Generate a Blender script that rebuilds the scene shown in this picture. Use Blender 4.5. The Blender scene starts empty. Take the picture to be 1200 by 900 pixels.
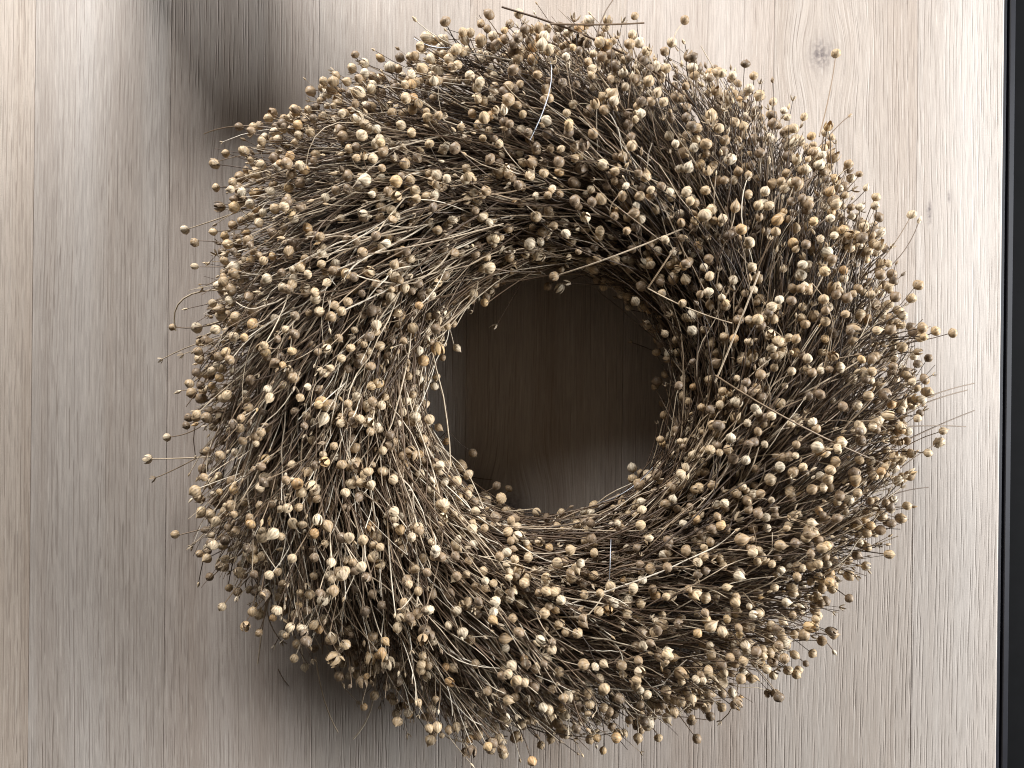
import bpy, math, random
import numpy as np
from mathutils import Vector, Matrix

rng = np.random.default_rng(11)
random.seed(11)
scene = bpy.context.scene
COL = scene.collection

# ------------------------------------------------------------------ camera
CAM_H = 0.50
TANH = 0.666                      # half width / distance (phone main lens)
ROLL = math.radians(0.64)
cam_d = bpy.data.cameras.new('camera')
cam = bpy.data.objects.new('camera', cam_d)
COL.objects.link(cam)
cam.location = (0, 0, CAM_H)
cam.rotation_euler = (0, 0, ROLL)
cam_d.sensor_fit = 'HORIZONTAL'
cam_d.angle_x = 2 * math.atan(TANH)
cam_d.clip_start = 0.01
cam_d.clip_end = 50
scene.camera = cam

# ------------------------------------------------------------------ room light
world = bpy.data.worlds.new('World')
scene.world = world
world.use_nodes = True
bg = world.node_tree.nodes['Background']
bg.inputs[0].default_value = (1.0, 0.86, 0.72, 1)
bg.inputs[1].default_value = 0.055


def area(name, loc, target, sx, sy, power, color):
    d = bpy.data.lights.new(name, 'AREA')
    d.shape = 'RECTANGLE'
    d.size, d.size_y = sx, sy
    d.energy = power
    d.color = color
    o = bpy.data.objects.new(name, d)
    COL.objects.link(o)
    o.location = loc
    o.rotation_euler = (Vector(target) - Vector(loc)).to_track_quat('-Z', 'Y').to_euler()
    return o


area('window_light_right', (1.42, 0.12, 0.55), (0.0, 0, 0.03), 0.98, 0.46, 54, (0.955, 0.98, 1.0))
area('window_light_top', (-0.42, 1.10, 0.485), (-0.12, 0, 0.02), 0.60, 0.44, 31, (0.99, 0.985, 0.98))

scene.cycles.filter_width = 1.05
scene.cycles.max_bounces = 4
scene.cycles.diffuse_bounces = 3
scene.cycles.glossy_bounces = 2
vs = scene.view_settings
vs.view_transform = 'Standard'
vs.look = 'None'
vs.exposure = 0.14
vs.gamma = 1.0
vs.use_curve_mapping = False


def at(px, py, z):
    """point of the room seen at photograph pixel (px, py) at height z"""
    k = TANH * (CAM_H - z) / 600.0
    x, y = (px - 600) * k, (450 - py) * k
    c, s = math.cos(ROLL), math.sin(ROLL)
    return Vector((c * x - s * y, s * x + c * y, z))


# ------------------------------------------------------------------ helpers
def tag(o, label=None, cat=None, kind=None, group=None):
    if label: o['label'] = label
    if cat: o['category'] = cat
    if kind: o['kind'] = kind
    if group: o['group'] = group
    return o


def mesh_np(name, verts, faces, attrs=None, smooth=True):
    """faces: (n,3) or (n,4) array, or a list of both kinds"""
    if not isinstance(faces, (list, tuple)):
        faces = [faces]
    faces = [f for f in faces if len(f)]
    me = bpy.data.meshes.new(name)
    me.vertices.add(len(verts))
    me.vertices.foreach_set('co', np.asarray(verts, np.float32).ravel())
    loops = np.concatenate([f.ravel() for f in faces]).astype(np.int32)
    sizes = np.concatenate([np.full(len(f), f.shape[1]) for f in faces])
    starts = np.concatenate([[0], np.cumsum(sizes)[:-1]]).astype(np.int32)
    me.loops.add(len(loops))
    me.loops.foreach_set('vertex_index', loops)
    me.polygons.add(len(sizes))
    me.polygons.foreach_set('loop_start', starts)
    me.polygons.foreach_set('use_smooth', np.full(len(sizes), smooth))
    for k, v in (attrs or {}).items():
        a = me.attributes.new(k, 'FLOAT', 'POINT')
        a.data.foreach_set('value', np.asarray(v, np.float32))
    me.update(calc_edges=True)
    me.validate()
    return me


def obj(name, me, mat, parent=None):
    o = bpy.data.objects.new(name, me)
    if mat is not None and not me.materials:
        me.materials.append(mat)
    COL.objects.link(o)
    o.parent = parent
    return o


def unit(v):
    return v / np.maximum(np.linalg.norm(v, axis=-1, keepdims=True), 1e-9)


def tubes(paths, radii, sides=5):
    """paths (N,K,3), radii (N,K) -> verts (N*K*sides,3), quads; ends closed by tapering"""
    N, K, _ = paths.shape
    t = np.empty_like(paths)
    t[:, 1:-1] = paths[:, 2:] - paths[:, :-2]
    t[:, 0] = paths[:, 1] - paths[:, 0]
    t[:, -1] = paths[:, -1] - paths[:, -2]
    t = unit(t)
    ref = unit(np.cross(t[:, K // 2], np.array([0.3, 0.2, 0.93])))[:, None, :]
    n = unit(ref - (ref * t).sum(-1, keepdims=True) * t)
    b = np.cross(t, n)
    a = np.arange(sides) * 2 * math.pi / sides
    ring = (n[:, :, None, :] * np.cos(a)[None, None, :, None] + b[:, :, None, :] * np.sin(a)[None, None, :, None])
    v = paths[:, :, None, :] + ring * radii[:, :, None, None]
    base = (np.arange(N) * K * sides)[:, None, None]
    i = np.arange(K - 1)[None, :, None] * sides
    j = np.arange(sides)[None, None, :]
    j2 = (j + 1) % sides
    f = np.stack([base + i + j, base + i + j2, base + i + sides + j2, base + i + sides + j], -1).reshape(-1, 4)
    return v.reshape(-1, 3), f


def bez(p0, p1, p2, K):
    s = np.linspace(0, 1, K)[None, :, None]
    return p0[:, None] * (1 - s) ** 2 + 2 * p1[:, None] * s * (1 - s) + p2[:, None] * s ** 2


# ------------------------------------------------------------------ materials
class NT:
    def __init__(self, name):
        self.m = bpy.data.materials.new(name)
        self.m.use_nodes = True
        self.t = self.m.node_tree
        self.b = self.t.nodes['Principled BSDF']

    def n(self, typ, **kw):
        nd = self.t.nodes.new(typ)
        for k, v in kw.items():
            setattr(nd, k, v)
        return nd

    def l(self, a, b):
        self.t.links.new(a, b)

    def put(self, sock, v):
        if hasattr(v, 'is_output') or hasattr(v, 'links'):
            self.l(v, sock)
        else:
            sock.default_value = v

    def math(self, op, a, b=0.0, c=0.0, clamp=False):
        nd = self.n('ShaderNodeMath', operation=op, use_clamp=clamp)
        self.put(nd.inputs[0], a); self.put(nd.inputs[1], b); self.put(nd.inputs[2], c)
        return nd.outputs[0]

    def ramp(self, fac, stops, interp='LINEAR'):
        nd = self.n('ShaderNodeValToRGB')
        nd.color_ramp.interpolation = interp
        els = nd.color_ramp.elements
        while len(els) < len(stops):
            els.new(0.5)
        for e, (p, c) in zip(els, stops):
            e.position = p
            e.color = (c, c, c, 1) if isinstance(c, (int, float)) else (*c, 1)
        self.l(fac, nd.inputs[0])
        return nd.outputs[0]

    def mix(self, fac, a, b, mode='MIX'):
        nd = self.n('ShaderNodeMix', data_type='RGBA', blend_type=mode)
        self.put(nd.inputs[0], fac)
        self.put(nd.inputs[6], a if hasattr(a, 'links') else (*a, 1))
        self.put(nd.inputs[7], b if hasattr(b, 'links') else (*b, 1))
        return nd.outputs[2]

    def noise(self, vec, scale, detail=3, rough=0.55, dist=0.0):
        nd = self.n('ShaderNodeTexNoise')
        self.l(vec, nd.inputs['Vector'])
        nd.inputs['Scale'].default_value = scale
        nd.inputs['Detail'].default_value = detail
        nd.inputs['Roughness'].default_value = rough
        nd.inputs['Distortion'].default_value = dist
        return nd.outputs['Fac']

    def xyz(self, x, y, z):
        nd = self.n('ShaderNodeCombineXYZ')
        self.put(nd.inputs[0], x); self.put(nd.inputs[1], y); self.put(nd.inputs[2], z)
        return nd.outputs[0]

    def bump(self, h, strength, dist):
        nd = self.n('ShaderNodeBump')
        nd.inputs['Strength'].default_value = strength
        nd.inputs['Distance'].default_value = dist
        self.l(h, nd.inputs['Height'])
        self.l(nd.outputs[0], self.b.inputs['Normal'])

    def rnd(self, per_object):
        if per_object:
            return self.n('ShaderNodeObjectInfo').outputs['Random']
        return self.n('ShaderNodeAttribute', attribute_name='rnd').outputs['Fac']


def oak_material(knots):
    q = NT('white_oiled_oak')
    pos = q.n('ShaderNodeNewGeometry').outputs['Position']
    rndv = q.n('ShaderNodeObjectInfo').outputs['Random']
    sp = q.n('ShaderNodeSeparateXYZ'); q.l(pos, sp.inputs[0])
    X, Y, Z = sp.outputs
    x = X
    knot_fac = None
    for (kx, ky, ax, ay, push, dark) in knots:
        dx = q.math('SUBTRACT', X, kx); dy = q.math('SUBTRACT', Y, ky)
        # grain sweeps round the knot
        e = q.math('ADD', q.math('POWER', q.math('ABSOLUTE', q.math('DIVIDE', dx, ax * 2.5)), 2.0),
                   q.math('POWER', q.math('ABSOLUTE', q.math('DIVIDE', dy, ay * 2.6)), 2.0))
        fall = q.math('EXPONENT', q.math('MULTIPLY', e, -1.0))
        x = q.math('SUBTRACT', x, q.math('MULTIPLY', q.math('MULTIPLY', dx, fall), push))
        e2 = q.math('ADD', q.math('POWER', q.math('ABSOLUTE', q.math('DIVIDE', dx, ax)), 2.0),
                    q.math('POWER', q.math('ABSOLUTE', q.math('DIVIDE', dy, ay)), 2.0))
        k = q.math('MULTIPLY', q.math('EXPONENT', q.math('MULTIPLY', e2, -1.4)), dark)
        knot_fac = k if knot_fac is None else q.math('MAXIMUM', knot_fac, k)
    off = q.math('MULTIPLY', rndv, 37.0)
    # slow wander of the grain lines
    wv = q.xyz(q.math('ADD', q.math('MULTIPLY', x, 9.0), off), q.math('ADD', q.math('MULTIPLY', Y, 3.2), off), off)
    wander = q.math('SUBTRACT', q.noise(wv, 1.0, 1, 0.5), 0.5)
    xw = q.math('ADD', x, q.math('MULTIPLY', wander, 0.012))

    def streak(fx, fy, seed, detail=3, rough=0.6):
        v = q.xyz(q.math('MULTIPLY', xw, fx), q.math('MULTIPLY', Y, fy), q.math('ADD', off, seed))
        return q.noise(v, 1.0, detail, rough)
    def dashes(f, fy, seed, half, lo, hi):
        """thin open pores: irregular columns along the grain, each broken into dashes"""
        u = q.math('MULTIPLY', q.math('ADD', xw, off), f)
        cid = q.math('FLOOR', u)
        fr = q.math('FRACT', u)
        wn = q.n('ShaderNodeTexWhiteNoise', noise_dimensions='1D')
        q.l(q.math('ADD', cid, seed), wn.inputs['W'])
        r1 = wn.outputs['Value']
        wn2 = q.n('ShaderNodeTexWhiteNoise', noise_dimensions='1D')
        q.l(q.math('ADD', cid, seed + 0.37), wn2.inputs['W'])
        r2 = wn2.outputs['Value']
        centre = q.math('ADD', 0.28, q.math('MULTIPLY', r1, 0.44))
        d = q.math('ABSOLUTE', q.math('SUBTRACT', fr, centre))
        prof = q.math('SUBTRACT', 1.0, q.math('DIVIDE', d, half), clamp=True)
        nz = q.n('ShaderNodeTexNoise', noise_dimensions='1D')
        q.l(q.math('ADD', q.math('MULTIPLY', Y, fy), q.math('MULTIPLY', r1, 913.0)), nz.inputs['W'])
        nz.inputs['Scale'].default_value = 1.0
        nz.inputs['Detail'].default_value = 2.0
        dash = q.ramp(nz.outputs['Fac'], [(lo, 0.0), (hi, 1.0)])
        return q.math('MULTIPLY', q.math('MULTIPLY', prof, dash), q.math('ADD', 0.25, q.math('MULTIPLY', r2, 0.75)))
    broad = streak(22, 1.0, 1.0, 1)
    band = streak(90, 2.4, 5.0, 2)
    fine = streak(1300, 60.0, 13.0, 1, 0.6)
    dens = q.ramp(streak(38, 3.5, 31.0, 1), [(0.36, 0.35), (0.58, 1.0)])
    la = dashes(300, 16, 3.0, 0.16, 0.46, 0.56)
    lb = dashes(430, 24, 77.0, 0.22, 0.47, 0.57)
    lc = dashes(620, 38, 191.0, 0.30, 0.50, 0.60)
    pore_l = q.math('MULTIPLY', q.math('MAXIMUM', q.math('MAXIMUM', la, lb), q.math('MULTIPLY', lc, 0.7)), dens)
    pale_l = dashes(380, 28, 333.0, 0.20, 0.50, 0.60)
    speck = q.noise(pos, 1300, 1, 0.65)
    tone = q.math('ADD', q.math('MULTIPLY', broad, 0.55), q.math('MULTIPLY', band, 0.45))
    col = q.ramp(tone, [(0.32, (0.358, 0.306, 0.266)), (0.50, (0.405, 0.359, 0.322)), (0.68, (0.445, 0.405, 0.372))])
    # each stave keeps its own tone
    col = q.mix(1.0, col, q.n('ShaderNodeObjectInfo').outputs['Color'], 'MULTIPLY')
    col = q.mix(1.0, col, q.ramp(fine, [(0.32, 0.90), (0.66, 1.07)]), 'MULTIPLY')
    col = q.mix(1.0, col, q.ramp(speck, [(0.30, 0.91), (0.70, 1.07)]), 'MULTIPLY')
    col = q.mix(q.math('MULTIPLY', pale_l, 0.45), col, (0.64, 0.585, 0.525))
    col = q.mix(q.math('MULTIPLY', pore_l, 0.62), col, (0.140, 0.106, 0.083))
    kn = q.math('MULTIPLY', knot_fac, q.ramp(q.noise(pos, 330, 3, 0.6), [(0.35, 0.15), (0.62, 1.0)]), clamp=True)
    col = q.mix(kn, col, (0.105, 0.085, 0.085))
    q.l(col, q.b.inputs['Base Color'])
    q.b.inputs['Roughness'].default_value = 0.62
    q.b.inputs['Specular IOR Level'].default_value = 0.28
    h = q.math('SUBTRACT', 1.0, q.math('MAXIMUM', la, lb))
    q.bump(h, 0.38, 0.0005)
    return q.m


def capsule_material(per_object):
    q = NT('flax_capsule_single' if per_object else 'flax_capsule')
    r = q.rnd(per_object)
    seam = q.n('ShaderNodeAttribute', attribute_name='seam').outputs['Fac']
    sepal = q.n('ShaderNodeAttribute', attribute_name='sepal').outputs['Fac']
    pos = q.n('ShaderNodeNewGeometry').outputs['Position']
    col = q.ramp(r, [(0.0, (0.085, 0.055, 0.036)), (0.15, (0.18, 0.115, 0.066)), (0.34, (0.38, 0.255, 0.135)),
                     (0.56, (0.57, 0.415, 0.240)), (0.76, (0.67, 0.530, 0.355)), (0.89, (0.76, 0.655, 0.490)), (0.95, (0.62, 0.42, 0.20)), (1.0, (0.52, 0.30, 0.12))])
    mott = q.noise(pos, 420, 3, 0.6)
    col = q.mix(q.ramp(mott, [(0.50, 0.0), (0.75, 0.55)]), col, (0.28, 0.19, 0.115))
    col = q.mix(q.ramp(q.noise(pos, 1500, 2), [(0.35, 0.0), (0.7, 0.25)]), col, (0.66, 0.55, 0.40))
    col = q.mix(q.math('MULTIPLY', seam, 0.58), col, (0.17, 0.115, 0.07))
    col = q.mix(q.math('MULTIPLY', sepal, 0.85), col, (0.35, 0.275, 0.19))
    q.l(col, q.b.inputs['Base Color'])
    q.b.inputs['Roughness'].default_value = 0.50
    q.b.inputs['Specular IOR Level'].default_value = 0.40
    q.bump(q.noise(pos, 900, 2), 0.25, 0.0004)
    return q.m


def stem_material(per_object):
    q = NT('flax_stem_single' if per_object else 'flax_stem')
    r = q.rnd(per_object)
    pos = q.n('ShaderNodeNewGeometry').outputs['Position']
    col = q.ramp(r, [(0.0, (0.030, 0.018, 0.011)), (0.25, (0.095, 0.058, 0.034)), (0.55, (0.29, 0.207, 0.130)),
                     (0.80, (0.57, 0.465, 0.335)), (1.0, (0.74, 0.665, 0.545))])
    col = q.mix(q.ramp(q.noise(pos, 260, 3, 0.65), [(0.45, 0.0), (0.72, 0.6)]), col, (0.16, 0.105, 0.065))
    q.l(col, q.b.inputs['Base Color'])
    q.b.inputs['Roughness'].default_value = 0.5
    q.b.inputs['Specular IOR Level'].default_value = 0.45
    return q.m


def plain(name, col, rough, metal=0.0, spec=0.5):
    q = NT(name)
    pos = q.n('ShaderNodeNewGeometry').outputs['Position']
    c = q.mix(q.ramp(q.noise(pos, 60, 4, 0.6), [(0.3, 0.0), (0.7, 1.0)]), tuple(v * 0.82 for v in col), tuple(min(1, v * 1.12) for v in col))
    q.l(c, q.b.inputs['Base Color'])
    q.b.inputs['Roughness'].default_value = rough
    q.b.inputs['Metallic'].default_value = metal
    q.b.inputs['Specular IOR Level'].default_value = spec
    return q.m


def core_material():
    q = NT('shade_dark_straw')
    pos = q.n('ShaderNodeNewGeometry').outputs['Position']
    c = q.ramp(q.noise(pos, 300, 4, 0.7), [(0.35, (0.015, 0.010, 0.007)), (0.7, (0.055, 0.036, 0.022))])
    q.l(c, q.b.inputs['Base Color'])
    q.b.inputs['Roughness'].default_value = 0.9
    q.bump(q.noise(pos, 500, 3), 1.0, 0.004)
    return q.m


# ------------------------------------------------------------------ setting: floor, table, rail
fv = np.array([(-3, -3, -0.74), (3, -3, -0.74), (3, 3, -0.74), (-3, 3, -0.74)], float)
tag(obj('floor', mesh_np('floor', fv, np.array([[0, 1, 2, 3]]), smooth=False), plain('dark_floor', (0.03, 0.028, 0.027), 0.6)), kind='structure')

K1 = at(962, 64, 0); K2 = at(1089, 249, 0); K3 = at(1112, 230, 0); K4 = at(598, 592, 0); K5 = at(283, 205, 0); K6 = at(103, 788, 0)
OAK = oak_material([(K1.x, K1.y, 0.0080, 0.0100, 0.62, 0.95), (K2.x, K2.y, 0.0022, 0.0085, 0.5, 0.95), (K3.x, K3.y, 0.0014, 0.004, 0.4, 0.8),
                    (K4.x, K4.y, 0.010, 0.010, 0.7, 0.95), (K5.x, K5.y, 0.006, 0.009, 0.55, 0.15)])


def plank_mesh(x0, x1, y0, y1, th, bl, br):
    """one stave, its long upper edges eased by bl / br"""
    prof = [(x0, -th), (x0, -bl), (x0 + bl * 0.3, -bl * 0.3), (x0 + bl, 0), (x1 - br, 0), (x1 - br * 0.3, -br * 0.3), (x1, -br), (x1, -th)]
    n = len(prof)
    v = np.array([(x, y, z) for y in (y0, y1) for x, z in prof])
    side = np.array([(i, (i + 1) % n, n + (i + 1) % n, n + i) for i in range(n)])[:, ::-1]
    cap = np.array([list(range(n)), list(range(2 * n - 1, n - 1, -1))])
    return mesh_np('plank', v, [side, cap], smooth=False)


table = bpy.data.objects.new('oak_tabletop', None)
COL.objects.link(table)
tag(table, 'pale brushed oak tabletop of joined vertical staves under the dried wreath', 'tabletop')
EDGE = at(1173, 450, 0).x
joints = [-0.50, -0.405, at(37, 450, 0).x, at(196, 450, 0).x, -0.128, -0.030, 0.072, 0.168, at(1073, 300, 0).x, EDGE]
STAVE_TONES = [(0.98, 0.96, 0.94), (1.10, 1.05, 0.99), (0.99, 0.98, 0.97), (1.0, 0.97, 0.95), (0.97, 0.95, 0.93), (1.0, 0.95, 0.90), (1.02, 0.98, 0.95), (1.0, 0.97, 0.94), (1.03, 1.02, 1.01)]
for i, (a, b) in enumerate(zip(joints[:-1], joints[1:])):
    last = i == len(joints) - 2
    pl = obj('plank', plank_mesh(a + 0.00007, b - 0.00007, -0.55, 0.62, 0.03, 0.00035, 0.0012 if last else 0.00035), OAK, table)
    pl.color = (*STAVE_TONES[i], 1)

rail = bpy.data.objects.new('metal_rail', None)
COL.objects.link(rail)
tag(rail, 'black ridged metal rail along the right edge of the oak tabletop', 'rail')
RM = plain('black_anodised_metal', (0.014, 0.014, 0.019), 0.40, 0.0, 0.45)
RF = plain('black_rubber_seal', (0.005, 0.005, 0.0055), 0.8, 0.0, 0.06)
rx = EDGE + 0.0012


def strip(x0, x1, ztop, name, RM=RM):
    bm = 0.0005
    prof = [(x0, -0.06), (x0, ztop - bm), (x0 + bm, ztop), (x1 - bm, ztop), (x1, ztop - bm), (x1, -0.06)]
    n = len(prof)
    v = np.array([(x, y, z) for y in (-0.56, 0.64) for x, z in prof])
    side = np.array([(i, (i + 1) % n, n + (i + 1) % n, n + i) for i in range(n)])[:, ::-1]
    cap = np.array([list(range(n)), list(range(2 * n - 1, n - 1, -1))])
    return obj(name, mesh_np(name, v, [side, cap], smooth=False), RM, rail)


strip(rx, rx + 0.0042, -0.006, 'ridge')
strip(rx + 0.0045, rx + 0.0064, -0.011, 'groove_floor', RF)
strip(rx + 0.0067, rx + 0.0105, -0.007, 'ridge')
strip(rx + 0.0108, rx + 0.060, -0.020, 'flange', RF)

# ------------------------------------------------------------------ wreath
R, A, B, ZC = 0.139, 0.066, 0.041, 0.045
wc = at(646, 453, 0.05)
wreath = bpy.data.objects.new('flax_wreath', None)
COL.objects.link(wreath)
wreath.location = (wc.x, wc.y, 0)
tag(wreath, 'round wreath of dried flax stems and tan seed capsules lying on oak', 'wreath')


def body_scale(theta):
    """uneven outline of the bunches round the ring"""
    return (1 + 0.030 * np.sin(theta * 3 + 0.9) + 0.042 * np.sin(theta * 7 + 2.0) + 0.035 * np.sin(theta * 13 + 0.3)
            + 0.24 * np.exp(-((np.mod(theta - math.radians(211) + math.pi, 2 * math.pi) - math.pi) / 0.20) ** 2)
            + 0.26 * np.exp(-((np.mod(theta - math.radians(137) + math.pi, 2 * math.pi) - math.pi) / 0.19) ** 2))


def frame(theta):
    z = np.zeros_like(theta)
    er = np.stack([np.cos(theta), np.sin(theta), z], -1)
    et = np.stack([-np.sin(theta), np.cos(theta), z], -1)
    return er, et


def surf(theta, phi, rho):
    er, _ = frame(theta)
    s = np.where(np.cos(phi) > 0, body_scale(theta) - 0.035 * np.clip(-np.sin(theta), 0, 1), 0.962 + 0.065 * np.sin(theta) - 0.03 * np.cos(theta))
    p = er * (R + A * rho * s * np.cos(phi))[:, None]
    p[:, 2] = ZC + B * rho * np.sin(phi)
    return p


PH = np.radians([-70, 0, 45, 90, 135, 180, 230])
AL = np.radians([70, 60, 50, 37, 16, 0, -4])
LI = np.radians([-12, 2, 13, 15, 9, 0, -8])
UP = np.array([0, 0, 1.0])


def direction(theta, phi, jit):
    er, et = frame(theta)
    n = len(theta)
    al = np.interp(phi, PH, AL) + rng.normal(0, jit, n)
    # whole bunches lean a little differently
    al += (0.16 * np.sin(theta * 9 + 1.3 * phi) + 0.10 * np.sin(theta * 17 + 4)) * np.clip((2.6 - phi) / 0.8, 0, 1)
    li = np.interp(phi, PH, LI) + rng.normal(0, jit * 0.7, n)
    d = (et * np.cos(al)[:, None] + er * np.sin(al)[:, None]) * np.cos(li)[:, None] + UP * np.sin(li)[:, None]
    return unit(d)


def floor_clip(p, m=0.0012):
    p[..., 2] = np.maximum(p[..., 2], m)
    return p


def pull_in(p, lim):
    """bring points that left the body back to lim of its cross-section"""
    rr = np.hypot(p[:, 0], p[:, 1])
    u, w = (rr - R) / A, (p[:, 2] - ZC) / B
    q = np.hypot(u, w)
    k = np.where(q > lim, lim / np.maximum(q, 1e-6), 1.0)
    nr = R + A * u * k
    p = p.copy()
    p[:, :2] *= (nr / np.maximum(rr, 1e-6))[:, None]
    p[:, 2] = ZC + B * w * k
    return p


def sample_phi(n, lo=-62, hi=218):
    """spread evenly over the ring's skin"""
    out = []
    while len(out) < n:
        ph = math.radians(random.uniform(lo, hi))
        w = (R + A * math.cos(ph)) * math.hypot(A * math.sin(ph), B * math.cos(ph))
        if random.random() < w / 0.0137:
            out.append(ph)
    return np.array(out)


def main_stem(node, d, theta, L, K=8, rootlim=0.62):
    mid = node - d * (L * 0.45)[:, None]
    th = np.arctan2(mid[:, 1], mid[:, 0])
    er, et = frame(th)
    a = rng.normal(0.22, 0.14, len(th))
    root = mid - (et * np.cos(a)[:, None] + er * np.sin(a)[:, None]) * (L * 0.5)[:, None]
    root[:, 2] -= rng.uniform(0.006, 0.022, len(th))
    root = pull_in(root, rootlim)
    mid = mid + rng.normal(0, 0.0022, mid.shape)
    path = bez(root, mid, node, K)
    path[:, 1:-1] += rng.normal(0, 0.00035, (len(th), K - 2, 3))
    return path


# --- capsule shapes (axis +z, base at the origin, about one unit across)
def capsule_shape(kind, seed):
    r_ = np.random.default_rng(seed)
    V, F4, F3, seam, sep = [], [], [], [], []

    def sepals(n, length, spread, width, base_r, twist):
        for i in range(n):
            a = 2 * math.pi * i / n + twist + r_.normal(0, 0.12)
            c, s = math.cos(a), math.sin(a)
            L = length * r_.uniform(0.8, 1.15)
            pts = []
            for t, w in ((0, 0.55), (0.45, 1.0), (0.8, 0.55), (1.0, 0.05)):
                rad = base_r + spread * math.sin(t * 1.5)
                z = 0.02 + L * t
                for sg in (-1, 1):
                    pts.append((c * rad - s * sg * width * w, s * rad + c * sg * width * w, z))
            b = len(V)
            V.extend(pts); seam.extend([0.0] * 8); sep.extend([1.0] * 8)
            for k in range(3):
                F4.append((b + 2 * k, b + 2 * k + 1, b + 2 * k + 3, b + 2 * k + 2))

    if kind in ('round', 'pointed', 'bud'):
        M = 20 if kind != 'bud' else 10
        if kind == 'round':
            prof = [(0.06, 0.13), (0.15, 0.32), (0.31, 0.455), (0.5, 0.5), (0.68, 0.455), (0.82, 0.33), (0.92, 0.16), (1.0, 0.045)]
        elif kind == 'pointed':
            prof = [(0.05, 0.13), (0.15, 0.32), (0.32, 0.46), (0.52, 0.48), (0.72, 0.40), (0.90, 0.25), (1.04, 0.10), (1.20, 0.02)]
        else:
            prof = [(0.0, 0.10), (0.25, 0.28), (0.6, 0.33), (1.0, 0.20), (1.4, 0.03)]
        prof = [(z, r * r_.uniform(0.96, 1.04)) for z, r in prof]
        lob = r_.uniform(0.0, 0.05)
        ph0 = r_.uniform(0, 6.28)
        V.append((0, 0, prof[0][0] - 0.05)); seam.append(0.6); sep.append(0)
        for z, r in prof:
            for j in range(M):
                a = 2 * math.pi * j / M
                odd = j % 2
                rr = r * (1 - (0.055 if odd else 0.0)) * (1 + lob * math.cos(2 * a + ph0)) * (1 + r_.normal(0, 0.012))
                V.append((rr * math.cos(a), rr * math.sin(a), z))
                seam.append(float(odd) if kind != 'bud' else 0.3 * odd); sep.append(0)
        V.append((0, 0, prof[-1][0] + 0.03)); seam.append(0.8); sep.append(0)
        top = len(V) - 1
        for j in range(M):
            F3.append((0, 1 + (j + 1) % M, 1 + j))
            F3.append((top, top - M + j, top - M + (j + 1) % M))
        for i in range(len(prof) - 1):
            for j in range(M):
                F4.append((1 + i * M + j, 1 + i * M + (j + 1) % M, 1 + (i + 1) * M + (j + 1) % M, 1 + (i + 1) * M + j))
        if kind != 'bud':
            sepals(5, 0.55, 0.43, 0.11, 0.12, r_.uniform(0, 1))
        else:
            sepals(4, 0.9, 0.30, 0.12, 0.10, 0.3)
    elif kind == 'split':
        # five valves gaping at the top
        M = 6
        prof = [(0.05, 0.10), (0.16, 0.33), (0.34, 0.47), (0.54, 0.52), (0.74, 0.50), (0.92, 0.44), (1.05, 0.34)]
        for vlv in range(5):
            a0 = 2 * math.pi * vlv / 5
            gap = r_.uniform(0.0, 0.12)
            flare = r_.uniform(-0.06, 0.12)
            b = len(V)
            for i, (z, r) in enumerate(prof):
                t = i / (len(prof) - 1)
                half = (math.pi / 5) * (1.0 - gap - 0.55 * max(0, t - 0.45) / 0.55)
                for j in range(M + 1):
                    u = j / M * 2 - 1
                    a = a0 + u * half
                    rr = r + flare * t * t - 0.03 * (1 - abs(u)) * 0
                    V.append((rr * math.cos(a), rr * math.sin(a), z + 0.05 * (1 - u * u) * t))
                    seam.append(1.0 if j in (0, M) else (0.6 if j == M // 2 else 0.0)); sep.append(0)
            for i in range(len(prof) - 1):
                for j in range(M):
                    p = b + i * (M + 1) + j
                    F4.append((p, p + 1, p + M + 2, p + M + 1))
        sepals(5, 0.55, 0.45, 0.11, 0.12, 0.4)
        # seeds and septum left inside
        b = len(V)
        for i, (z, r) in enumerate(((0.1, 0.12), (0.4, 0.28), (0.62, 0.22), (0.78, 0.03))):
            for j in range(6):
                a = 2 * math.pi * j / 6
                V.append((r * math.cos(a), r * math.sin(a), z)); seam.append(1.0); sep.append(0)
        for i in range(3):
            for j in range(6):
                F4.append((b + i * 6 + j, b + i * 6 + (j + 1) % 6, b + (i + 1) * 6 + (j + 1) % 6, b + (i + 1) * 6 + j))
    else:
        # empty calyx: a small star of dry sepals on a knob
        M = 8
        prof = [(0.0, 0.10), (0.12, 0.20), (0.24, 0.16), (0.28, 0.03)]
        for z, r in prof:
            for j in range(M):
                a = 2 * math.pi * j / M
                V.append((r * math.cos(a), r * math.sin(a), z)); seam.append(0.2); sep.append(0.5)
        for i in range(3):
            for j in range(M):
                F4.append((i * M + j, i * M + (j + 1) % M, (i + 1) * M + (j + 1) % M, (i + 1) * M + j))
        sepals(5, 0.75, 0.38, 0.14, 0.14, 0.1)
    V = np.array(V, float)
    F4 = np.array(F4, int).reshape(-1, 4)
    F3 = np.array(F3, int).reshape(-1, 3)
    return V, F4, F3, np.array(seam, float), np.array(sep, float)


KINDS = ['round', 'pointed', 'split', 'calyx', 'bud']
NVAR = {'round': 5, 'pointed': 4, 'split': 4, 'calyx': 3, 'bud': 2}
SHAPES = [(k, capsule_shape(k, 100 + 7 * i + 31 * s)) for i, k in enumerate(KINDS) for s in range(NVAR[k])]
SID = {k: [i for i, (kk, _) in enumerate(SHAPES) if kk == k] for k in KINDS}

cap_pos, cap_axis, cap_size, cap_shape, cap_rho = [], [], [], [], []
st_paths, st_rad, st_rank, st_rnd = [], [], [], []       # groups of (N,K,3)


def add_stems(paths, r0, r1, rnd, rank):
    K = paths.shape[1]
    s = np.linspace(0, 1, K)[None]
    rad = r0[:, None] * (1 - s) + r1[:, None] * s
    floor_clip(paths)
    st_paths.append(paths); st_rad.append(rad); st_rnd.append(rnd); st_rank.append(rank)


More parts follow.
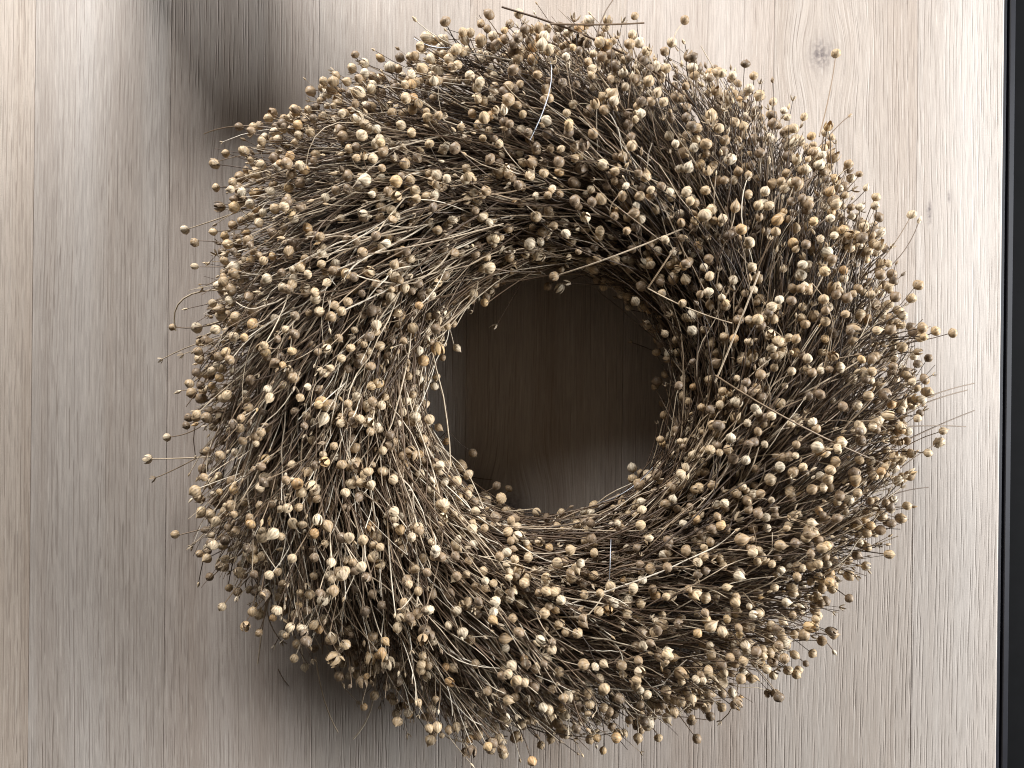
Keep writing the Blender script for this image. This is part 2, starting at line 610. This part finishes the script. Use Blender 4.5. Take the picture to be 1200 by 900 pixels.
def add_caps(pos, axis, size, shape, rank):
    pos = pos.copy()
    pos[:, 2] = np.maximum(pos[:, 2], size * 0.55)
    cap_pos.append(pos); cap_axis.append(axis); cap_size.append(size); cap_shape.append(shape); cap_rho.append(rank)


def perp_spread(d, ang):
    r = unit(rng.normal(0, 1, d.shape))
    r = unit(r - (r * d).sum(-1, keepdims=True) * d)
    return unit(d * np.cos(ang)[:, None] + r * np.sin(ang)[:, None])


def pick_shape(n, w):
    ks = rng.choice(len(KINDS), n, p=w)
    return np.array([random.choice(SID[KINDS[k]]) for k in ks])


SIZE = {'round': (0.0055, 0.0007), 'pointed': (0.0053, 0.0008), 'split': (0.0054, 0.0008), 'calyx': (0.0042, 0.0009), 'bud': (0.0028, 0.0006)}


def sizes_for(shape):
    return np.array([max(0.002, random.gauss(*SIZE[SHAPES[s][0]])) for s in shape])


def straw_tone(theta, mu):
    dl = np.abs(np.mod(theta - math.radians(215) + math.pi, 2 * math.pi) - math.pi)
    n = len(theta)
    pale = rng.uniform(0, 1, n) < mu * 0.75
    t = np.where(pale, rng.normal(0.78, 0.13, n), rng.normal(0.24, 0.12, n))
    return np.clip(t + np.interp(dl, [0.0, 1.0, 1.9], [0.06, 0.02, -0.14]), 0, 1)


def flower_stems(n, rho_lo, rho_hi, jit, Llo=0.05, Lhi=0.11, philim=(-62, 218), mu=0.45):
    theta = rng.uniform(0, 2 * math.pi, n * 3)
    phi = sample_phi(n * 3, *philim)
    # heads gather in drifts; between them the bare straw of the next bunch shows
    w = 0.5 + 0.5 * np.sin(15 * (theta - 0.42 * phi) + 1.2 * np.sin(3 * theta)) * np.cos(4 * theta + 2.2 * phi)
    # fewer heads and more bare straw on the left and lower bunches
    dl = np.abs(np.mod(theta - math.radians(215) + math.pi, 2 * math.pi) - math.pi)
    keep = rng.uniform(0, 1, n * 3) < (0.22 + 0.60 * w) * np.where(phi > 1.75, 1.25, np.interp(dl, [0.0, 1.0, 1.5], [0.72, 0.78, 1.0]))
    theta, phi = theta[keep][:n], phi[keep][:n]
    n = len(theta)
    rho = rng.uniform(rho_lo, rho_hi, n)
    tip = surf(theta, phi, rho)
    d = direction(theta, phi, jit)
    lb = rng.uniform(0.010, 0.026, n)
    node = tip - d * lb[:, None]
    L = rng.uniform(Llo, Lhi, n)
    ms = main_stem(node, d, theta, L)
    tone = straw_tone(theta, mu)
    r0 = rng.uniform(0.00036, 0.00062, n)
    add_stems(ms, r0, r0 * 0.75, tone, rho)
    nb = rng.choice([1, 2, 3, 4], n, p=[0.58, 0.29, 0.10, 0.03])
    for k in range(4):
        m = nb > k
        c = int(m.sum())
        if not c:
            continue
        ang = np.abs(rng.normal(0.12 if k == 0 else 0.50, 0.16, c))
        dd = perp_spread(d[m], ang)
        ln = lb[m] * rng.uniform(0.60, 1.6, c)
        t_at = rng.uniform(0.0, 0.22, c) if k else np.zeros(c)
        start = ms[m][:, -1] * (1 - t_at)[:, None] + ms[m][:, -3] * t_at[:, None]
        end = start + dd * (ln + t_at * 0.01)[:, None]
        ctrl = (start + end) / 2 + rng.normal(0, 0.0016, (c, 3)) + d[m] * 0.002
        floor_clip(end, 0.004)
        pp = bez(start, ctrl, end, 5)
        rr = r0[m] * 0.72
        add_stems(pp, rr, rr * 0.72, np.clip(tone[m] + rng.normal(0, 0.08, c), 0, 1), rho[m])
        sh = pick_shape(c, [0.60, 0.16, 0.07, 0.09, 0.08])
        ax = unit(pp[:, -1] - pp[:, -2] + rng.normal(0, 0.0018, (c, 3)) + UP * 0.0006)
        add_caps(end, ax, sizes_for(sh), sh, rho[m])


def bare_stems(n, rho_lo, rho_hi, jit, Llo, Lhi, tone_mu=0.5, r_lo=0.0003, r_hi=0.0007, philim=(-62, 218), tipcap=0.25):
    theta = rng.uniform(0, 2 * math.pi, n)
    phi = sample_phi(n, *philim)
    rho = rng.uniform(rho_lo, rho_hi, n)
    tip = surf(theta, phi, rho)
    d = direction(theta, phi, jit)
    L = rng.uniform(Llo, Lhi, n)
    ms = main_stem(tip, d, theta, L)
    kink = (rng.uniform(0, 1, n) < 0.25)[:, None, None] * rng.normal(0, 0.0022, (n, 1, 3))
    ms += kink * np.array([0, 0, 0.2, 0.5, 1.0, 0.55, 0.2, 0.0])[None, :, None]
    ms[:, -3:] += (rng.normal(0, 0.0012, (n, 1, 3)) * np.array([0.2, 0.6, 1.2])[None, :, None])
    r0 = rng.uniform(r_lo, r_hi, n)
    add_stems(ms, r0, r0 * 0.6, straw_tone(theta, tone_mu), rho)
    m = rng.uniform(0, 1, n) < tipcap
    c = int(m.sum())
    if c:
        sh = pick_shape(c, [0, 0, 0.0, 0.4, 0.6])
        add_caps(ms[m][:, -1].copy(), unit(ms[m][:, -1] - ms[m][:, -2]), sizes_for(sh) * 0.8, sh, rho[m])


flower_stems(650, 0.76, 0.90, 0.16, mu=0.15)              # buried layer, straw tone darkened as painted shade
flower_stems(2350, 0.89, 1.06, 0.22, philim=(-24, 212))   # the skin one sees
flower_stems(160, 1.02, 1.20, 0.26, philim=(-40, 65))     # stragglers at the rim
flower_stems(190, 0.96, 1.05, 0.24, philim=(120, 200))    # heads round the hole
bare_stems(1900, 0.72, 0.94, 0.14, 0.06, 0.12, 0.12, 0.00028, 0.00058)  # deep straws toned darker, so the gaps carry painted shade
bare_stems(1600, 0.90, 1.04, 0.19, 0.05, 0.11, 0.40, 0.00024, 0.00050, philim=(-62, 175))
bare_stems(520, 0.98, 1.08, 0.30, 0.05, 0.10, 0.90, 0.00022, 0.00046, philim=(5, 165))
bare_stems(560, 1.02, 1.25, 0.30, 0.05, 0.10, 0.40, 0.00020, 0.0004, philim=(-35, 60), tipcap=0.40)
bare_stems(380, 0.99, 1.08, 0.75, 0.03, 0.08, 1.05, 0.00022, 0.0005, philim=(0, 135), tipcap=0.3)   # stray straws lying across


def one_stem(pts, r0, r1, tone, rank=9.0, K=9, head=None, size=None):
    """a stem one can pick out in the photograph, through 3 points (wreath space)"""
    p = [np.array(q - wreath.location)[None] for q in pts]
    path = bez(p[0], 2 * p[1] - 0.5 * (p[0] + p[2]), p[2], K)
    add_stems(path, np.array([r0]), np.array([r1]), np.array([tone]), np.array([rank]))
    if head:
        sh = np.array([random.choice(SID[head])])
        add_caps(path[:, -1].copy(), unit(path[:, -1] - path[:, -2]), np.array([size or SIZE[head][0]]), sh, np.array([rank]))


def S(a, b, c, z, r0=0.0005, r1=0.0003, tone=0.4, head=None, size=None):
    zz = z if isinstance(z, tuple) else (z, z, z)
    one_stem([at(*a, zz[0]), at(*b, zz[1]), at(*c, zz[2])], r0, r1, tone, head=head, size=size)


# picked out: twigs along the top, wisps at the right, long straws across the face
S((820, 130), (730, 62), (588, 8), (.070, .068, .062), .0006, .0006, .22)
S((645, 28), (700, 29), (755, 27), (.066, .067, .066), .0006, .0005, .30)
S((745, 110), (700, 60), (722, -6), (.06, .064, .06), .0006, .0004, .30)
S((890, 318), (866, 380), (838, 448), (.094, .095, .090), .0005, .00045, .68)
S((838, 440), (940, 500), (1040, 545), (.092, .094, .070), .0006, .0004, .42)
S((791, 290), (775, 314), (759, 338), (.086, .084, .078), .0004, .0004, .55)
S((759, 338), (808, 362), (858, 379), (.078, .086, .090), .0004, .0004, .7)
S((1000, 520), (1065, 475), (1142, 449), (.05, .052, .04), .0006, .0003, .35)
S((1005, 512), (1070, 478), (1134, 457), (.045, .045, .036), .0006, .0003, .35)
S((1010, 545), (1070, 512), (1142, 481), (.04, .04, .03), .0006, .0003, .30)
S((1000, 510), (1060, 500), (1132, 500), (.05, .048, .035), .0005, .0003, .35)
S((1020, 580), (1060, 545), (1096, 521), (.04, .04, .03), .0005, .0003, .35, 'pointed', .0076)
S((1010, 600), (1045, 580), (1088, 571), (.03, .03, .025), .0004, .0003, .25)
S((1020, 320), (1045, 290), (1066, 256), (.05, .045, .04), .0004, .0003, .35, 'round', .0058)
S((1020, 330), (1055, 300), (1076, 262), (.05, .045, .04), .0004, .0003, .25, 'bud', .004)
S((960, 160), (972, 110), (979, 68), (.05, .04, .035), .0004, .0003, .45, 'round', .0058)
S((945, 190), (975, 155), (994, 137), (.05, .045, .04), .0004, .0003, .3, 'bud', .003)
S((795, 60), (790, 45), (799, 28), (.05, .05, .05), .0004, .0003, .7, 'round', .0062)
S((300, 240), (260, 255), (221, 268), (.05, .05, .045), .0005, .0003, .7, 'round', .0058)
S((320, 150), (275, 148), (239, 157), (.045, .042, .03), .0004, .0003, .5)
S((255, 535), (215, 537), (178, 538), (.035, .03, .025), .0005, .0004, .7, 'split', .0056)
S((260, 520), (215, 545), (182, 560), (.03, .027, .022), .0004, .0003, .5, 'calyx', .005)
S((270, 340), (215, 350), (206, 388), (.055, .05, .045), .0006, .0004, .8)
S((260, 395), (225, 405), (190, 421), (.04, .034, .028), .0004, .0003, .7, 'calyx', .004)
S((265, 470), (235, 500), (200, 512), (.035, .03, .025), .0004, .0003, .35, 'round', .005)
S((318, 640), (312, 700), (302, 778), (.05, .045, .035), .0006, .0004, .8)
S((312, 690), (315, 725), (330, 752), (.045, .04, .03), .0005, .0003, .75, 'calyx', .004)
S((250, 620), (240, 650), (233, 682), (.03, .026, .02), .0004, .0003, .2, 'bud', .003)
S((370, 770), (380, 820), (396, 858), (.045, .04, .03), .0005, .0004, .7)
S((440, 780), (435, 830), (414, 866), (.05, .045, .04), .0006, .0004, .85)
S((920, 700), (945, 735), (973, 741), (.04, .035, .03), .0004, .0003, .25, 'bud', .004)
S((940, 735), (960, 745), (976, 762), (.04, .035, .03), .0004, .0003, .25, 'bud', .004)
S((850, 720), (865, 800), (845, 845), (.05, .04, .03), .0004, .0003, .35, 'calyx', .004)
S((800, 268), (720, 300), (655, 322), (.085, .082, .070), .00045, .0004, .7, 'round', .0062)
S((500, 540), (530, 570), (562, 580), (.05, .03, .020), .0004, .0003, .4, 'round', .0062)
S((575, 620), (580, 600), (594, 576), (.03, .025, .020), .0003, .0003, .35, 'round', .0048)
S((775, 585), (752, 575), (742, 554), (.04, .035, .03), .0003, .0003, .5, 'round', .0060)
S((640, 640), (646, 625), (656, 608), (.03, .03, .025), .0003, .0003, .5, 'round', .0055)
S((420, 300), (500, 285), (590, 262), (.088, .094, .088), .0004, .0003, .7)
S((560, 330), (545, 360), (500, 395), (.080, .075, .080), .0004, .0004, .65)

# --- build stems: the 300 most in view are parts of their own, the others one tangle
STEM_ALL = stem_material(False)
score, ref = [], []
for g, P in enumerate(st_paths):
    if P.shape[1] < 7:
        continue
    vis = P[:, -1, 2] * 6 + st_rank[g] + st_rnd[g] * 0.35 + np.linalg.norm(P[:, -1] - P[:, 2], axis=1) * 1.5 + (st_rank[g] > 5) * 50
    for i, s in enumerate(vis):
        score.append(s); ref.append((g, i))
order = np.argsort(-np.array(score))[:300]
single = {}
for o_ in order:
    g, i = ref[o_]
    single.setdefault(g, set()).add(i)
for g, ids in single.items():
    for i in sorted(ids):
        v, f = tubes(st_paths[g][i:i + 1], st_rad[g][i:i + 1], 5)
        obj('stem', mesh_np('stem', v, f, {'rnd': np.full(len(v), st_rnd[g][i])}), STEM_ALL, wreath)
VV, FF, RR, n0 = [], [], [], 0
for g, P in enumerate(st_paths):
    m = np.ones(len(P), bool)
    if g in single:
        m[list(single[g])] = False
    if not m.any():
        continue
    v, f = tubes(P[m], st_rad[g][m], 4)
    VV.append(v); FF.append(f + n0); RR.append(np.repeat(st_rnd[g][m], P.shape[1] * 4)); n0 += len(v)
tangle = obj('stem_tangle', mesh_np('stem_tangle', np.concatenate(VV), np.concatenate(FF), {'rnd': np.concatenate(RR)}), STEM_ALL, wreath)
tag(tangle, kind='stuff')

# --- capsules
CAP_ONE, CAP_ALL = capsule_material(True), capsule_material(False)
pos = np.concatenate(cap_pos); axis = np.concatenate(cap_axis); size = np.concatenate(cap_size)
shape = np.concatenate(cap_shape); crank = np.concatenate(cap_rho)
N = len(pos)
ref_v = unit(rng.normal(0, 1, (N, 3)))
ux = unit(np.cross(ref_v, axis)); uy = np.cross(axis, ux)
scl = size[:, None] * rng.uniform(0.84, 1.10, (N, 3))
rot = np.stack([ux, uy, axis], -1)                    # columns
big = np.array([SHAPES[s][0] in ('round', 'pointed', 'split') for s in shape])
vis = crank + pos[:, 2] * 5 + size * 40 - (~big) * 5 + (crank > 5) * 50
own = np.zeros(N, bool)
own[np.argsort(-vis)[:300]] = True
meshes = {}
for i in np.nonzero(own)[0]:
    s = int(shape[i])
    if s not in meshes:
        V, F4, F3, se, sp_ = SHAPES[s][1]
        meshes[s] = mesh_np('seed_capsule', V, [F4, F3], {'seam': se, 'sepal': sp_})
    o = obj('seed_capsule', meshes[s], CAP_ONE, wreath)
    M4 = np.eye(4); M4[:3, :3] = rot[i] * scl[i][None, :]; M4[:3, 3] = pos[i]
    o.matrix_basis = Matrix(M4.tolist())
VV, F4s, F3s, RR, SE, SP, n0 = [], [], [], [], [], [], 0
rnd = rng.uniform(0, 1, N)
for s, (k, (V, F4, F3, se, sp_)) in enumerate(SHAPES):
    idx = np.nonzero((shape == s) & ~own)[0]
    if not len(idx):
        continue
    n, nv = len(idx), len(V)
    v = np.einsum('nij,nvj->nvi', rot[idx], V[None] * scl[idx][:, None, :]) + pos[idx][:, None, :]
    offs = (n0 + np.arange(n) * nv)[:, None, None]
    VV.append(v.reshape(-1, 3))
    F4s.append((F4[None] + offs).reshape(-1, 4))
    if len(F3):
        F3s.append((F3[None] + offs).reshape(-1, 3))
    RR.append(np.repeat(rnd[idx], nv)); SE.append(np.tile(se, n)); SP.append(np.tile(sp_, n))
    n0 += n * nv
mass = obj('seed_capsule_mass', mesh_np('seed_capsule_mass', np.concatenate(VV), [np.concatenate(F4s), np.concatenate(F3s)],
           {'rnd': np.concatenate(RR), 'seam': np.concatenate(SE), 'sepal': np.concatenate(SP)}), CAP_ALL, wreath)
tag(mass, kind='stuff')
print('capsules', N, 'stems', sum(len(p) for p in st_paths))

# --- straw core that carries the bunches and blocks light; coloured dark as painted shade
nu, nv_ = 96, 20
uu, ww = np.meshgrid(np.arange(nu) * 2 * math.pi / nu, np.arange(nv_) * 2 * math.pi / nv_, indexing='ij')
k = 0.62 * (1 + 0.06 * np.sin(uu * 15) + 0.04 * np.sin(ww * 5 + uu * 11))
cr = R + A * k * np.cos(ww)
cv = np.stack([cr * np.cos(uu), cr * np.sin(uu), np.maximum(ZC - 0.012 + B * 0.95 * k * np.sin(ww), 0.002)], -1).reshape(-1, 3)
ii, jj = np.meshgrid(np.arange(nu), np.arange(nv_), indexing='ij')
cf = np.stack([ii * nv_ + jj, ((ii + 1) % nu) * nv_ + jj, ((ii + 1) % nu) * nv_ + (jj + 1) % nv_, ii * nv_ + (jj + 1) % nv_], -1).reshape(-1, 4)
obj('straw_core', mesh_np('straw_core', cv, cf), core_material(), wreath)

# --- silver binding wire, showing here and there
WIRE = plain('silver_wire', (0.36, 0.37, 0.40), 0.5, 1.0)


def wire(pts):
    p = [np.array(at(*q) - wreath.location)[None] for q in pts]
    path = bez(p[0], 2 * p[1] - 0.5 * (p[0] + p[2]), p[2], 10)
    v, f = tubes(path, np.full((1, 10), 0.00026), 6)
    obj('binding_wire', mesh_np('binding_wire', v, f), WIRE, wreath)


wire([(645, 72, .084), (643, 110, .090), (621, 164, .090)])
wire([(716, 632, .076), (715, 655, .084), (714, 680, .083)])
wire([(700, 590, .055), (735, 575, .062), (765, 548, .055)])
wire([(485, 45, .062), (515, 56, .070), (545, 50, .066)])

# --- two wisps that dropped from the wreath
def fallen(pts, label):
    p = [np.array(at(*q))[None] for q in pts]
    path = bez(p[0], 2 * p[1] - 0.5 * (p[0] + p[2]), p[2], 9)
    v, f = tubes(path, np.linspace(0.00032, 0.00022, 9)[None], 5)
    tag(obj('fallen_straw', mesh_np('fallen_straw', v, f, {'rnd': np.full(len(v), 0.3)}), STEM_ALL), label, 'straw', group='straws dropped on the oak')


fallen([(553, 559, .0006), (565, 561, .0012), (577, 562, .0006)], 'short thin straw lying on dark oak inside the wreath hole')
fallen([(326, 784, .0006), (331, 794, .0012), (339, 804, .0006)], 'short thin straw on oak below the wreath at lower left')

# --- low dark pot added unseen past the top edge to cast the soft shadow
shadow_pot_prof = [(0.0, 0.001), (0.040, 0.001), (0.046, 0.006), (0.053, 0.040), (0.055, 0.065), (0.054, 0.078), (0.0525, 0.080), (0.0505, 0.078), (0.050, 0.065), (0.045, 0.012), (0.0, 0.010)]
M_ = 40
pv = np.array([(r * math.cos(2 * math.pi * j / M_), r * math.sin(2 * math.pi * j / M_), z) for r, z in shadow_pot_prof for j in range(M_)])
pf = np.array([(i * M_ + j, i * M_ + (j + 1) % M_, (i + 1) * M_ + (j + 1) % M_, (i + 1) * M_ + j) for i in range(len(shadow_pot_prof) - 1) for j in range(M_)])
pot = obj('added_shadow_pot', mesh_np('added_shadow_pot', pv, pf), plain('shadow_pot_stoneware', (0.06, 0.05, 0.045), 0.5))
pot.location = (-0.212, 0.312, 0.0)
tag(pot, 'low dark stoneware pot added out of view to cast the upper left shadow', 'pot')
print('tris', sum(len(o.data.polygons) for o in bpy.data.objects if o.type == 'MESH') * 2)
